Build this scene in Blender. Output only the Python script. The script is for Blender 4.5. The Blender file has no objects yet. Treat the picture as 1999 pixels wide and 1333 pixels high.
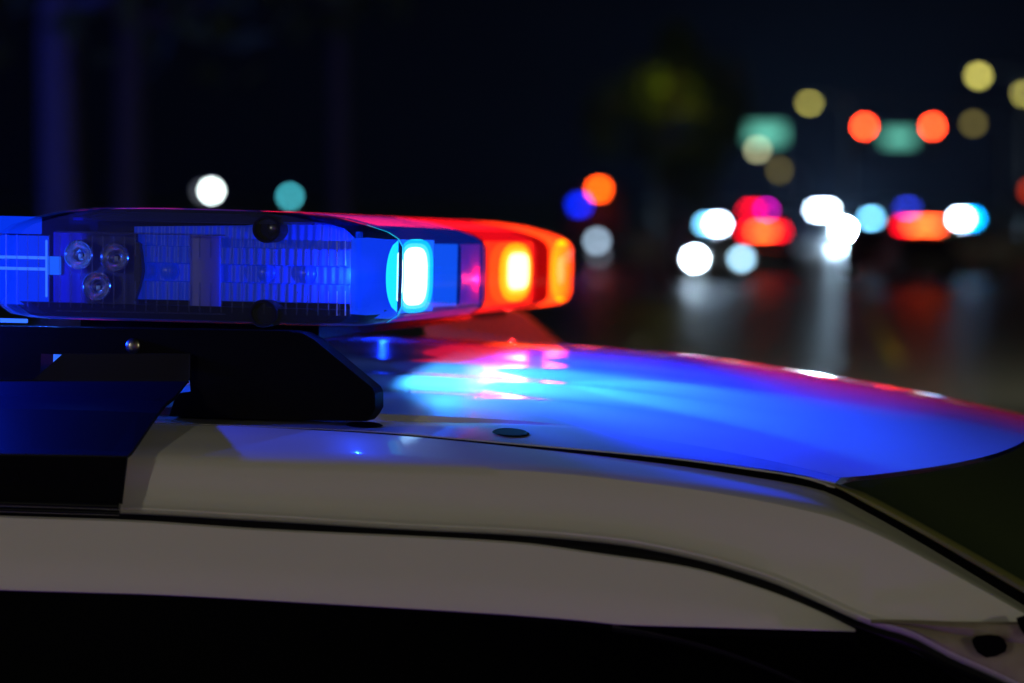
import bpy, bmesh, math, random
from mathutils import Vector, Matrix
random.seed(7)
R = math.radians
sc = bpy.context.scene
col = sc.collection
PI = math.pi

# ------------------------------------------------------------------ camera
FPX, CU, HV, CZ = 6667.0, 999.5, 450.0, 1.75       # focal length in photo pixels, centre column, horizon row, eye height
cam_d = bpy.data.cameras.new('camera')
cam = bpy.data.objects.new('camera', cam_d); col.objects.link(cam)
cam.location = (0, 0, CZ); cam.rotation_euler = (R(90), 0, 0)
cam_d.sensor_width = 36; cam_d.lens = 36 * FPX / 1999
cam_d.shift_y = -(666.5 - HV) / 1999
cam_d.clip_start = 0.1; cam_d.clip_end = 3000
cam_d.dof.use_dof = True; cam_d.dof.focus_distance = 2.72; cam_d.dof.aperture_fstop = 5.1
cam_d.dof.aperture_blades = 0
sc.camera = cam

# ------------------------------------------------------------------ world (night sky, city glow behind the camera)
w = bpy.data.worlds.new('World'); sc.world = w; w.use_nodes = True
nt = w.node_tree; nt.nodes.clear()
N = nt.nodes.new; LK = nt.links.new
out = N('ShaderNodeOutputWorld'); bg = N('ShaderNodeBackground'); LK(bg.outputs[0], out.inputs[0])
tc = N('ShaderNodeTexCoord'); sep = N('ShaderNodeSeparateXYZ'); LK(tc.outputs['Generated'], sep.inputs[0])
def mrange(src, a, b, c=0., d=1.):
    m = N('ShaderNodeMapRange'); m.interpolation_type = 'SMOOTHSTEP'
    m.inputs[1].default_value = a; m.inputs[2].default_value = b; m.inputs[3].default_value = c; m.inputs[4].default_value = d
    LK(src, m.inputs[0]); return m.outputs[0]
def mul(a, b):
    m = N('ShaderNodeMath'); m.operation = 'MULTIPLY'; LK(a, m.inputs[0]); LK(b, m.inputs[1]); return m.outputs[0]
def addcol(prev, fac, c):
    m = N('ShaderNodeMix'); m.data_type = 'RGBA'; m.blend_type = 'ADD'
    LK(fac, m.inputs['Factor'])
    if isinstance(prev, tuple): m.inputs[6].default_value = (*prev, 1)
    else: LK(prev, m.inputs[6])
    m.inputs[7].default_value = (*c, 1); return m.outputs[2]
BASE_SKY = (.0004, .0005, .0016)
GLOW = (.095, .095, .060)                            # warm city glow low in the sky behind the camera
back = mul(mrange(sep.outputs[1], .15, -.55), mul(mrange(sep.outputs[2], .32, .06), mrange(sep.outputs[2], -.35, .0)))
c1 = addcol(BASE_SKY, back, GLOW)
hi = mul(mrange(sep.outputs[1], .1, -.5), mrange(sep.outputs[2], .2, .7))
c2 = addcol(c1, hi, (.003, .004, .0025))
side = mul(mrange(sep.outputs[0], .25, .8), mrange(sep.outputs[2], -.1, .1))
c3 = addcol(c2, side, (.016, .022, .006))
LK(c3, bg.inputs[0]); bg.inputs[1].default_value = 1.0

sc.view_settings.view_transform = 'Standard'; sc.view_settings.look = 'None'
sc.view_settings.exposure = 0; sc.view_settings.gamma = 1
cy = sc.cycles
cy.use_denoising = True; cy.denoiser = 'OPENIMAGEDENOISE'
cy.max_bounces = 10; cy.transparent_max_bounces = 24; cy.caustics_reflective = True; cy.caustics_refractive = False
cy.sample_clamp_indirect = 6; cy.blur_glossy = .3; cy.use_adaptive_sampling = False

# ------------------------------------------------------------------ materials
M = {}
def mat(name, base=(.5, .5, .5), rough=.5, metal=0., coat=0., coat_r=.03, spec=.5, noise=None, bump=None, alpha=None):
    m = bpy.data.materials.new(name); m.use_nodes = True; n = m.node_tree; b = n.nodes['Principled BSDF']
    b.inputs['Base Color'].default_value = (*base, 1); b.inputs['Roughness'].default_value = rough
    b.inputs['Metallic'].default_value = metal; b.inputs['Coat Weight'].default_value = coat
    b.inputs['Coat Roughness'].default_value = coat_r; b.inputs['Specular IOR Level'].default_value = spec
    t = n.nodes.new('ShaderNodeTexCoord')
    if noise:
        sc_, amt = noise
        x = n.nodes.new('ShaderNodeTexNoise'); x.inputs['Scale'].default_value = sc_; x.inputs['Detail'].default_value = 6
        n.links.new(t.outputs['Object'], x.inputs['Vector'])
        mx = n.nodes.new('ShaderNodeMix'); mx.data_type = 'RGBA'
        mx.inputs[6].default_value = (*[c * (1 - amt) for c in base], 1); mx.inputs[7].default_value = (*[min(1, c * (1 + amt)) for c in base], 1)
        n.links.new(x.outputs[0], mx.inputs['Factor']); n.links.new(mx.outputs[2], b.inputs['Base Color'])
    if bump:
        sc_, st, dist = bump
        x = n.nodes.new('ShaderNodeTexNoise'); x.inputs['Scale'].default_value = sc_; x.inputs['Detail'].default_value = 4
        n.links.new(t.outputs['Object'], x.inputs['Vector'])
        bp = n.nodes.new('ShaderNodeBump'); bp.inputs['Strength'].default_value = st; bp.inputs['Distance'].default_value = dist
        n.links.new(x.outputs[0], bp.inputs['Height']); n.links.new(bp.outputs[0], b.inputs['Normal'])
    M[name] = m; return m
def dirty(name, spk=.5, c0=.012, c1=.12):
    m = M[name]; n = m.node_tree; b = n.nodes['Principled BSDF']; l = n.links.new; nn = n.nodes.new
    t = nn('ShaderNodeTexCoord')
    x = nn('ShaderNodeTexNoise'); x.inputs['Scale'].default_value = 26; x.inputs['Detail'].default_value = 8; x.inputs['Roughness'].default_value = .7; l(t.outputs['Object'], x.inputs['Vector'])
    mr = nn('ShaderNodeMapRange'); mr.inputs[1].default_value = .45; mr.inputs[2].default_value = .8; mr.inputs[3].default_value = c0; mr.inputs[4].default_value = c1; l(x.outputs[0], mr.inputs[0]); l(mr.outputs[0], b.inputs['Coat Roughness'])
    v = nn('ShaderNodeTexVoronoi'); v.inputs['Scale'].default_value = 130; l(t.outputs['Object'], v.inputs['Vector'])
    m2 = nn('ShaderNodeMapRange'); m2.inputs[1].default_value = .05; m2.inputs[2].default_value = .10; m2.inputs[3].default_value = 1; m2.inputs[4].default_value = 0; l(v.outputs['Distance'], m2.inputs[0])
    w_ = nn('ShaderNodeTexNoise'); w_.inputs['Scale'].default_value = 300; l(t.outputs['Object'], w_.inputs['Vector'])
    ad = nn('ShaderNodeMath'); ad.operation = 'MULTIPLY_ADD'; l(w_.outputs[0], ad.inputs[0]); ad.inputs[1].default_value = .25; l(m2.outputs[0], ad.inputs[2])
    bp = nn('ShaderNodeBump'); bp.inputs['Strength'].default_value = spk; bp.inputs['Distance'].default_value = .00012; l(ad.outputs[0], bp.inputs['Height']); l(bp.outputs[0], b.inputs['Coat Normal'])
def emit(name, c, k):
    m = bpy.data.materials.new(name); m.use_nodes = True; n = m.node_tree; n.nodes.clear()
    o = n.nodes.new('ShaderNodeOutputMaterial'); e = n.nodes.new('ShaderNodeEmission')
    e.inputs[0].default_value = (*c, 1); e.inputs[1].default_value = k
    n.links.new(e.outputs[0], o.inputs[0]); M[name] = m; return m
def clear(name, tint=(.9, .93, 1), refl=1.25, rough=.03, body=0., body_col=(1, 1, 1), glow=None):
    """thin clear plastic: transparent + fresnel gloss (+ a little milky body, + own light when lit)"""
    m = bpy.data.materials.new(name); m.use_nodes = True; n = m.node_tree; n.nodes.clear(); nn = n.nodes.new; l = n.links.new
    o = nn('ShaderNodeOutputMaterial'); t = nn('ShaderNodeBsdfTransparent'); t.inputs[0].default_value = (*tint, 1)
    g = nn('ShaderNodeBsdfGlossy'); g.inputs['Roughness'].default_value = rough
    f = nn('ShaderNodeFresnel'); f.inputs[0].default_value = refl
    sh = t.outputs[0]
    if body:
        d = nn('ShaderNodeBsdfDiffuse'); d.inputs[0].default_value = (*body_col, 1)
        tl = nn('ShaderNodeBsdfTranslucent'); tl.inputs[0].default_value = (*body_col, 1)
        a = nn('ShaderNodeMixShader'); l(d.outputs[0], a.inputs[1]); l(tl.outputs[0], a.inputs[2])
        b = nn('ShaderNodeMixShader'); b.inputs[0].default_value = body; l(sh, b.inputs[1]); l(a.outputs[0], b.inputs[2]); sh = b.outputs[0]
    mx = nn('ShaderNodeMixShader'); l(f.outputs[0], mx.inputs[0]); l(sh, mx.inputs[1]); l(g.outputs[0], mx.inputs[2]); sh = mx.outputs[0]
    if glow:
        e = nn('ShaderNodeEmission'); e.inputs[0].default_value = (*glow[0], 1); e.inputs[1].default_value = glow[1]
        ad = nn('ShaderNodeAddShader'); l(sh, ad.inputs[0]); l(e.outputs[0], ad.inputs[1]); sh = ad.outputs[0]
    l(sh, o.inputs[0]); M[name] = m; return m

BLUE = (.012, .13, 1.0)
RED = (1.0, .038, .004)
mat('white_paint', (.74, .74, .74), .35, coat=1, coat_r=.015, noise=(3, .02))
mat('side_paint', (.74, .73, .71), .42, coat=.55, coat_r=.06, noise=(4, .03))
dirty('white_paint'); dirty('side_paint', .4, .06, .22)
mat('rubber', (.002, .002, .003), .8, spec=.08, noise=(60, .3), bump=(400, .2, .0005))
mat('black_plastic', (.002, .002, .0035), .6, spec=.06, noise=(30, .3), bump=(700, .35, .0004))
mat('black_gloss', (.006, .006, .008), .08, coat=1)
mat('satin_black', (.006, .006, .012), .45, spec=.15, noise=(40, .15))
mat('dark_gasket', (.004, .004, .005), .4)
mat('screw_steel', (.35, .33, .28), .3, metal=1)
mat('glint_white', (.75, .75, .8), .5)
mat('mauve_spill', (.6, .12, .5), .5)  # purple mix of red and blue light put into the colour
mat('reflector_glow', (.04, .10, .60), .35, coat=.6, coat_r=.25)
mat('reflector_grey', (.22, .24, .32), .35, spec=.6)
mat('foot_grey', (.10, .10, .10), .5)
mat('car_dark', (.012, .012, .014), .7)
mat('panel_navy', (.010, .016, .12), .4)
mat('cup_metal', (.9, .88, .9), .17, metal=.9)
mat('chip_yellow', (.9, .85, .5), .2, coat=1)
mat('glint_lilac', (.26, .24, .70), .5, metal=.2)
mat('chrome', (.8, .8, .82), .08, metal=1)
mat('hole_dark', (.0012, .001, .001), .7, spec=.05)  # flat dark colour standing in for the shade inside holes
mat('dusty_metal', (.30, .26, .20), .6, noise=(45, .45), bump=(60, .5, .002))
mat('tinted_glass', (.004, .005, .005), .05, coat=1)
mat('screen_glass', (.055, .075, .03), .35, coat=.4)  # olive reflection put into the glass colour
mat('moulding', (.22, .22, .07), .35, coat=.3, coat_r=.3)  # olive highlight put into the colour of black rubber
mat('side_glass', (.001, .001, .0015), .12, spec=.08)
mat('asphalt', (.05, .05, .052), .40, noise=(2.5, .35), bump=(90, .25, .006), spec=.8)
mat('concrete', (.34, .29, .22), .85, noise=(1.2, .25), bump=(30, .5, .01))
mat('kerb_stone', (.3, .29, .27), .8, noise=(3, .2))
mat('verge_grass', (.05, .07, .025), .9, noise=(5, .4), bump=(20, .8, .05))
mat('marking_white', (.7, .7, .68), .6, noise=(6, .15))
mat('marking_yellow', (.6, .42, .05), .6, noise=(6, .15))
mat('bark', (.10, .08, .07), .9, noise=(9, .4), bump=(14, 1, .03))
mat('leaf_green', (.07, .10, .025), .6, noise=(1.5, .35))
mat('galvanised', (.32, .33, .34), .45, metal=.6, noise=(5, .15))
mat('signal_black', (.02, .02, .018), .5)
mat('car_white', (.7, .7, .7), .3, coat=1, noise=(2, .03))
mat('car_black', (.01, .01, .012), .3, coat=1, noise=(2, .1))
mat('tyre', (.015, .015, .015), .9)
clear('clear_lens', (.84, .89, 1.0), 1.42, .05, .035, (.25, .35, 1))  # blue light of the lit inside put into the haze colour
clear('navy_lens', (.40, .46, .75), 1.3, .08, .12, (.06, .10, .8))  # clear lens tinted navy for the blue it reflects
clear('rib_plastic', (.92, .95, 1.0), 1.6, .12, .13, (.85, .84, .95))
clear('blue_lens', (.55, .80, 1.0), 1.15, .05, .03, (.02, .12, 1.0), glow=((.0, .05, 1.0), .15))
clear('blue_top_lens', (.10, .30, 1.0), 1.3, .05, .2, (.02, .12, 1.0))
clear('red_lens', (1.0, .75, .6), 1.15, .06, .05, (1, .05, .01), glow=((1.0, .003, .010), .75))
clear('dark_red_lens', (1.0, .4, .3), 1.15, .06, .05, (1, .05, .01), glow=((1, .003, .003), .35))
clear('ridge_scatter', (1.0, .75, .6), 1.1, .06, .05, (1, .05, .01), glow=((1, .006, .020), 4.0))
clear('red_cap_lens', (1.0, .75, .6), 1.15, .06, .05, (1, .05, .01), glow=(RED, 2.2))
emit('blue_core', (.62, .85, 1.0), 6)
emit('blue_pale', (.12, .80, 1.0), 1.9)
emit('yellow_pale', (1.0, .42, .03), 4.2)
emit('blue_bowl', (.01, .62, 1.0), 1.7)
emit('corner_core', (.5, .9, 1.0), 2.2)
emit('blue_mid', (.012, .12, 1.0), 2.2)
emit('blue_deep', (.004, .055, 1.0), .85)
emit('red_orange', (1.0, .075, .004), 2.4)
emit('blue_dim', BLUE, 1.0)
emit('blue_soft', (.002, .040, 1.0), .85)
emit('blue_line', (.03, .14, 1.0), 1.5)
emit('red_core', (1.0, .50, .28), 9)
emit('red_bowl', (1, .25, .001), 4.2)
emit('red_dim', RED, 2.0)
emit('red_far_core', (1.0, .50, .16), 3.4)

n_ = M['reflector_glow'].node_tree; t_ = n_.nodes.new('ShaderNodeTexCoord'); wv = n_.nodes.new('ShaderNodeTexWave'); wv.inputs['Scale'].default_value = 48; wv.bands_direction = 'X'
wv.inputs['Distortion'].default_value = .6; n_.links.new(t_.outputs['Object'], wv.inputs['Vector']); b_ = n_.nodes.new('ShaderNodeBump'); b_.inputs['Strength'].default_value = .9; b_.inputs['Distance'].default_value = .0012
n_.links.new(wv.outputs[0], b_.inputs['Height']); n_.links.new(b_.outputs[0], n_.nodes['Principled BSDF'].inputs['Normal'])
e_ = M['reflector_glow'].node_tree.nodes['Principled BSDF']; e_.inputs['Emission Color'].default_value = (.0, .05, 1, 1); e_.inputs['Emission Strength'].default_value = .20  # blue glow put in for LED light leaking onto the reflectors
# ------------------------------------------------------------------ generic helpers
def tag(o, label=None, cat=None, group=None, kind=None):
    if label: o['label'] = label
    if cat: o['category'] = cat
    if group: o['group'] = group
    if kind: o['kind'] = kind
    return o
def empty(name, loc=(0, 0, 0), rz=0, parent=None):
    o = bpy.data.objects.new(name, None); col.objects.link(o); o.location = loc; o.rotation_euler = (0, 0, rz)
    o.empty_display_size = .2
    if parent: o.parent = parent
    return o
def link(name, bm, m, parent=None, smooth=True, recalc=True):
    if recalc: bmesh.ops.recalc_face_normals(bm, faces=bm.faces)
    me = bpy.data.meshes.new(name); bm.to_mesh(me); bm.free()
    if smooth:
        for p in me.polygons: p.use_smooth = True
        try: me.set_sharp_from_angle(angle=R(38))
        except Exception: pass
    me.materials.append(M[m] if isinstance(m, str) else m)
    o = bpy.data.objects.new(name, me); col.objects.link(o)
    if parent: o.parent = parent
    return o
def add_box(bm, c, s, bev=0., rot=None):
    mtx = Matrix.Translation(c) @ (rot if rot else Matrix.Identity(4)) @ Matrix.Diagonal((*s, 1))
    r = bmesh.ops.create_cube(bm, size=1, matrix=mtx)
    if bev:
        es = {e for v in r['verts'] for e in v.link_edges}
        bmesh.ops.bevel(bm, geom=list(es), offset=bev, segments=2, affect='EDGES', profile=.6)
def add_tube(bm, pts, rad, n=12, caps=True):
    pts = [Vector(p) for p in pts]; rings = []
    rr = rad if isinstance(rad, (list, tuple)) else [rad] * len(pts)
    prev = None
    for i, p in enumerate(pts):
        d = (pts[min(i + 1, len(pts) - 1)] - pts[max(i - 1, 0)]).normalized()
        if prev is None:
            a = d.orthogonal().normalized()
        else:
            a = (prev - d * prev.dot(d)).normalized()
        prev = a; b = d.cross(a)
        rings.append([bm.verts.new(p + (a * math.cos(2 * PI * k / n) + b * math.sin(2 * PI * k / n)) * rr[i]) for k in range(n)])
    for i in range(len(rings) - 1):
        for k in range(n):
            bm.faces.new((rings[i][k], rings[i][(k + 1) % n], rings[i + 1][(k + 1) % n], rings[i + 1][k]))
    if caps:
        bm.faces.new(rings[0][::-1]); bm.faces.new(rings[-1])
def add_grid(bm, rows, close=False):
    vs = [[bm.verts.new(p) for p in r] for r in rows]
    for i in range(len(vs) - 1):
        n = len(vs[i])
        for k in range(n if close else n - 1):
            bm.faces.new((vs[i][k], vs[i][(k + 1) % n], vs[i + 1][(k + 1) % n], vs[i + 1][k]))
    return vs
def interp(pts, x):
    """smooth (Catmull-Rom) interpolation through a sorted table, linear outside"""
    if x <= pts[0][0]:
        (a, b), (c, d) = pts[0], pts[1]; return b + (d - b) * (x - a) / (c - a)
    if x >= pts[-1][0]:
        (a, b), (c, d) = pts[-2], pts[-1]; return b + (d - b) * (x - a) / (c - a)
    for i in range(len(pts) - 1):
        if pts[i][0] <= x <= pts[i + 1][0]:
            x0, y0 = pts[i]; x1, y1 = pts[i + 1]; h = x1 - x0; t = (x - x0) / h
            s = (y1 - y0) / h
            def slope(j):
                if j == 0: return (pts[1][1] - pts[0][1]) / (pts[1][0] - pts[0][0])
                if j == len(pts) - 1: return (pts[-1][1] - pts[-2][1]) / (pts[-1][0] - pts[-2][0])
                a = (pts[j][1] - pts[j - 1][1]) / (pts[j][0] - pts[j - 1][0]); b = (pts[j + 1][1] - pts[j][1]) / (pts[j + 1][0] - pts[j][0])
                return 0 if a * b <= 0 else 2 * a * b / (a + b)
            m0, m1 = slope(i) * h, slope(i + 1) * h
            return (2*t**3-3*t*t+1)*y0 + (t**3-2*t*t+t)*m0 + (-2*t**3+3*t*t)*y1 + (t**3-t*t)*m1
def at(u, v, Y):
    return Vector(((u - CU) / FPX * Y, Y, CZ - (v - HV) / FPX * Y))

# ------------------------------------------------------------------ frame of the near patrol car: F forward, L across (away from camera), U up
fx = Vector((.9888, -.1494, -.022)).normalized()
lx = Vector((.1494, .9888, -.0063)); lx = (lx - fx * lx.dot(fx)).normalized()
ux = fx.cross(lx).normalized()
ORG = Vector((-.0962, 2.70, CZ - 190 / FPX * 2.7))
CAR = Matrix((( fx.x, lx.x, ux.x, ORG.x), (fx.y, lx.y, ux.y, ORG.y), (fx.z, lx.z, ux.z, ORG.z), (0, 0, 0, 1)))
CAMP = Vector((0, 0, CZ))
def fu(u, v, L):
    """(F, U) of the point seen at photo pixel (u, v) on the car's lengthwise plane L"""
    d = Vector(((u - CU) / FPX, 1, -(v - HV) / FPX))
    t = (L - (CAMP - ORG).dot(lx)) / d.dot(lx)
    p = CAMP + d * t - ORG
    return p.dot(fx), p.dot(ux)
def line(L, px):
    """table F -> U measured along a line of the car lying on plane L"""
    return [fu(u, v, L) for u, v in px]

# ------------------------------------------------------------------ ground, road, kerbs
def gz(y): return .005 * ((y - 60) + math.hypot(y - 60, 28)) - .02
def strip(name, m, x0f, x1f, y0, y1, ny, dz, kind='structure', smooth=True):
    bm = bmesh.new(); rows = []
    for i in range(ny + 1):
        y = y0 + (y1 - y0) * i / ny; rows.append([(x0f(y), y, gz(y) + dz), (x1f(y), y, gz(y) + dz)])
    add_grid(bm, rows); o = link(name, bm, m, None, smooth); tag(o, kind=kind); return o
strip('ground', 'verge_grass', lambda y: -900, lambda y: 900, -60, 1500, 312, -.010)
RX = lambda y: (1600 - CU) / FPX * y + 1.0            # the road runs towards the far lights
strip('road', 'asphalt', lambda y: -6.0 if y < 40 else RX(y) - 9, lambda y: 16. if y < 40 else RX(y) + 11, -40, 900, 188, 0.0)
def kerb(name, xf, y0, y1):
    bm = bmesh.new(); rows = []
    for i in range(41):
        y = y0 + (y1 - y0) * i / 40; x = xf(y); z = gz(y)
        rows.append([(x - .09, y, z - .05), (x - .09, y, z + .13), (x - .07, y, z + .15), (x + .07, y, z + .15), (x + .09, y, z + .13), (x + .09, y, z - .05)])
    add_grid(bm, rows); tag(link(name, bm, 'kerb_stone', None, False), kind='structure')
kerb('kerb', lambda y: RX(y) - 9.2, 42, 420); kerb('kerb', lambda y: RX(y) + 11.2, 42, 420)
for off in (-3.6, 3.6):
    bm = bmesh.new()
    for k in range(24):
        y = 48 + k * 9; a, b = y, y + 3
        add_grid(bm, [[(RX(a) + off - .06, a, gz(a) + .006), (RX(a) + off + .06, a, gz(a) + .006)], [(RX(b) + off - .06, b, gz(b) + .006), (RX(b) + off + .06, b, gz(b) + .006)]])
    tag(link('lane_marking', bm, 'marking_white', None, False), kind='structure')
strip('centre_line', 'marking_yellow', lambda y: RX(y) - .08, lambda y: RX(y) + .08, 44, 300, 40, .006)

# ------------------------------------------------------------------ THE NEAR PATROL CAR
car = empty('patrol_car'); car.matrix_world = CAR
tag(car, 'white patrol car in the foreground carrying the blue and red light bar on its roof', 'police car')
def cpart(name, bm, m, parent=car, smooth=True):
    return link(name, bm, m, parent, smooth)

LM = .57                                              # centre line of the roof
Ktab = line(LM + .05, [(300, 648), (500, 650), (700, 655), (850, 661), (1100, 676), (1300, 692), (1400, 704), (1600, 735), (1800, 770), (1999, 815)])
Etab = line(0., [(-700, 770), (300, 793), (700, 806), (1000, 820), (1300, 860), (1500, 898), (1600, 921), (1650, 934), (1780, 962)])
LS = -.08
Stab = line(LS, [(-700, 798), (300, 825), (540, 834), (700, 841), (1000, 866), (1300, 893), (1450, 912), (1600, 936), (1680, 954)])
FB = -1.35                                            # how far back the roof is built
def Ffront(L):
    s = min(1., abs(L - LM) / LM); return fu(1630, 942, LS)[0] + .15 * (1 - s ** 3.0)
def roofU(F, L):
    s = (LM - L) / LM
    k = interp(Ktab, F) + .0015; e = interp(Etab, F)
    if s < 0: s = -s
    q = 1 - s                                          # 0 at the near edge, 1 on the crown
    d = s ** 2.0
    dc = interp(CREASE, q)
    wgt = max(0., min(1., (.34 - F) / .26)); wgt = wgt * wgt * (3 - 2 * wgt)
    return k - (k - e) * (d + (dc - d) * wgt)
CREASE = [(0, 1), (.07, .875), (.145, .715), (.165, .690), (.20, .668), (.235, .632), (.30, .505), (.335, .452), (.39, .428), (.44, .372), (.50, .262), (.55, .222), (.62, .185), (.72, .095), (.85, .022), (1.0, 0.)]
bm = bmesh.new()
NL, NF = 150, 90
rows = []
for j in range(NL + 1):
    L = LM * 2 * j / NL
    ff = Ffront(L); r = []
    for i in range(NF + 1):
        F = FB + (ff - FB) * i / NF
        U = roofU(F, L)
        d = ff - F
        r.append((F, L, U))
    rows.append(r)
add_grid(bm, rows)
roof = cpart('roof', bm, 'white_paint')

# side strip of the roof outside the shallow step, with two threaded holes
def stepd(F):
    f0, f1 = fu(700, 820, 0)[0], fu(1110, 835, 0)[0]
    if F < f0: return .006
    if F > f1: return .0
    return .006 * (1 - (F - f0) / (f1 - f0)) ** .8
for side in (0, 1):
    bm = bmesh.new(); rows = []
    ff = Ffront(0.)
    for i in range(NF + 1):
        t = i / NF; r = []
        for k, q in enumerate((0, 0.02, .12, .35, .6, .85, .97, 1.)):
            L = LS * q; f1 = Ffront(L) if side == 0 else Ffront(L)
            F = FB + (f1 - FB) * t
            e = roofU(F, 0.) if True else 0; s = interp(Stab, F)
            U = e - stepd(F) * min(1, q / .02) * (1 - q * .5) + (s - e + stepd(F) * .5) * q if q > 0 else e
            if q >= 1: U -= .004
            r.append((F, L if side == 0 else 2 * LM - L, U))
        rows.append(r)
    add_grid(bm, rows)
    cpart('roof_edge_strip', bm, 'white_paint')
# holes, as discs coloured dark for the shade inside
for (hu, hv) in ((711, 838), (997, 856)):
    Lh = -.045
    F, U = fu(hu, hv, Lh)
    e = roofU(F, 0); s = interp(Stab, F); q = Lh / LS
    U = e - stepd(F) * (1 - q * .5) + (s - e + stepd(F) * .5) * q
    bm = bmesh.new(); n = 28; rad = .0145; dzl = (s - e + stepd(F) * .5) / LS; dzf = (interp(Stab, F + .02) - interp(Stab, F)) / .02
    ring1 = []; ring2 = []; ring3 = []
    for k in range(n):
        a = 2 * PI * k / n
        for rr, lst, dz in ((rad, ring1, .0010), (rad * .9, ring2, .0018), (rad * .78, ring3, .0014)):
            df, dl = math.cos(a) * rr, math.sin(a) * rr
            lst.append((F + df, Lh + dl, U + dz + df * dzf + dl * dzl))
    add_grid(bm, [ring1, ring2, ring3], close=True)
    bm.faces.new([bm.verts.new(p) for p in ring3])
    cpart('roof_hole', bm, 'hole_dark')

# black gasket between roof and side panel, growing towards the pillar and running down it
Gtop = [(-700, 800), (300, 826), (540, 835), (700, 842), (1000, 867), (1300, 893), (1450, 912), (1600, 937), (1700, 985), (1800, 1040), (1999, 1155), (2300, 1335)]
Gbot = [(-700, 803), (300, 829), (540, 838), (700, 846), (1000, 873), (1300, 907), (1450, 929), (1600, 957), (1700, 1005), (1800, 1062), (1999, 1183), (2300, 1365)]
def vrow(tab, u): return interp(tab, u)
US = [-700 + 30 * i for i in range(101)]
bm = bmesh.new(); rows = []
for u in US:
    vt, vb = vrow(Gtop, u), vrow(Gbot, u)
    a = fu(u, vt - 2, LS + .004); b = fu(u, (vt + vb) / 2, LS - .001); c = fu(u, vb + 3, LS - .003)
    rows.append([(a[0], LS + .004, a[1]), (b[0], LS - .001, b[1]), (c[0], LS - .003, c[1])])
add_grid(bm, rows); cpart('roof_gasket', bm, 'rubber')

# side panel (cant rail running into the windscreen pillar)
Sho = [(-700, 865), (300, 893), (700, 905), (1000, 915), (1300, 945), (1600, 1000), (1700, 1035), (1800, 1085), (1999, 1195), (2300, 1375)]
Bead = [(-700, 975), (240, 998), (500, 1012), (800, 1030), (1000, 1040), (1200, 1058), (1350, 1086), (1500, 1130), (1600, 1173), (1690, 1213), (1780, 1240), (1850, 1277), (1950, 1322), (2050, 1372), (2300, 1500)]
bm = bmesh.new(); rows = []
for u in US:
    vt, vs, vb = vrow(Gbot, u), vrow(Sho, u), vrow(Bead, u)
    vs = min(vs, vt + (vb - vt) * .45)
    r = []
    for v, L in ((vt - 4, LS + .003), (vt, LS - .004), (vt + (vs - vt) * .30, -.100), (vt + (vs - vt) * .62, -.1175), (vt + (vs - vt) * .86, -.1290), (vs + 3, -.1340), (vs + (vb - vs) * .16, -.1362), (vs + (vb - vs) * .4, -.1385), (vs + (vb - vs) * .7, -.1408), (vb - 17, -.1430), (vb - 11, -.1453), (vb - 8, -.1466), (vb - 5, -.1465), (vb - 2, -.1450), (vb + 1, -.1425), (vb + 4, -.1390), (vb + 4, -.1350), (vb + 6.5, -.125)):
        F, U = fu(u, v, L); r.append((F, L, U))
    rows.append(r)
add_grid(bm, rows); cpart('side_panel', bm, 'side_paint')
# dark seal below the bead
bm = bmesh.new(); rows = []
for u in US:
    vb = vrow(Bead, u)
    r = []
    for v, L in ((vb + 6, -0.1280), (vb + 17, -0.1360), (vb + 30, -0.1330)):
        F, U = fu(u, v, L); r.append((F, L, U))
    rows.append(r)
add_grid(bm, rows); cpart('door_seal', bm, 'dark_gasket')
# door frame
Dtop = [(-700, 975), (0, 1006), (240, 1014), (500, 1031), (1000, 1057), (1175, 1080), (1350, 1107), (1500, 1152), (1600, 1193), (1672, 1229)]
Dbot = [(-700, 1120), (0, 1153), (300, 1162), (600, 1178), (1000, 1202), (1150, 1214), (1210, 1220.5), (1400, 1226), (1672, 1233)]
bm = bmesh.new(); rows = []
us2 = [-700 + 28 * i for i in range(84)] + [1640, 1655, 1665, 1670]
for u in us2:
    vt, vb = vrow(Dtop, u), vrow(Dbot, u); h = vb - vt
    r = []
    for q, L in ((.0, -0.1280), (.0, -0.1490), (.03, -0.1515), (.5, -0.1570), (.93, -0.1615), (.985, -0.1610), (1.0, -0.1580), (1.0, -0.1400)):
        L2 = L
        F, U = fu(u, vt + h * q, L2); r.append((F, L2, U))
    rows.append(r)
add_grid(bm, rows); cpart('door_frame', bm, 'side_paint')
# window glass, window trim
Wt = [(1195, 1221), (1290, 1237), (1400, 1264), (1500, 1299), (1600, 1345), (1800, 1450)]
bm = bmesh.new(); rows = []
for u in range(-700, 2100, 40):
    r = []
    for v, L in ((vrow(Dbot, min(u, 1672)) - 12 + max(0, u - 1672) * .45, -0.1360), (1333, -0.1460), (1700, -.17), (2100, -.21)):
        v = max(v, vrow(Dbot, min(u, 1672)) - 12 + max(0, u - 1672) * .45 + 2) if v != 2100 else v
        F, U = fu(u, v, L); r.append((F, L, U))
    rows.append(r)
add_grid(bm, rows); cpart('side_window', bm, 'side_glass')
bm = bmesh.new(); rows = []
for i in range(30):
    u = 1195 + 22 * i; v = vrow(Wt, u); r = []
    for dv, L in ((-1, -0.1400), (1, -0.1555), (4, -0.1570), (10, -0.1560), (16, -0.1460)):
        F, U = fu(u, v + dv, L); r.append((F, L, U))
    rows.append(r)
add_grid(bm, rows); cpart('window_trim', bm, 'black_gloss')
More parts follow.
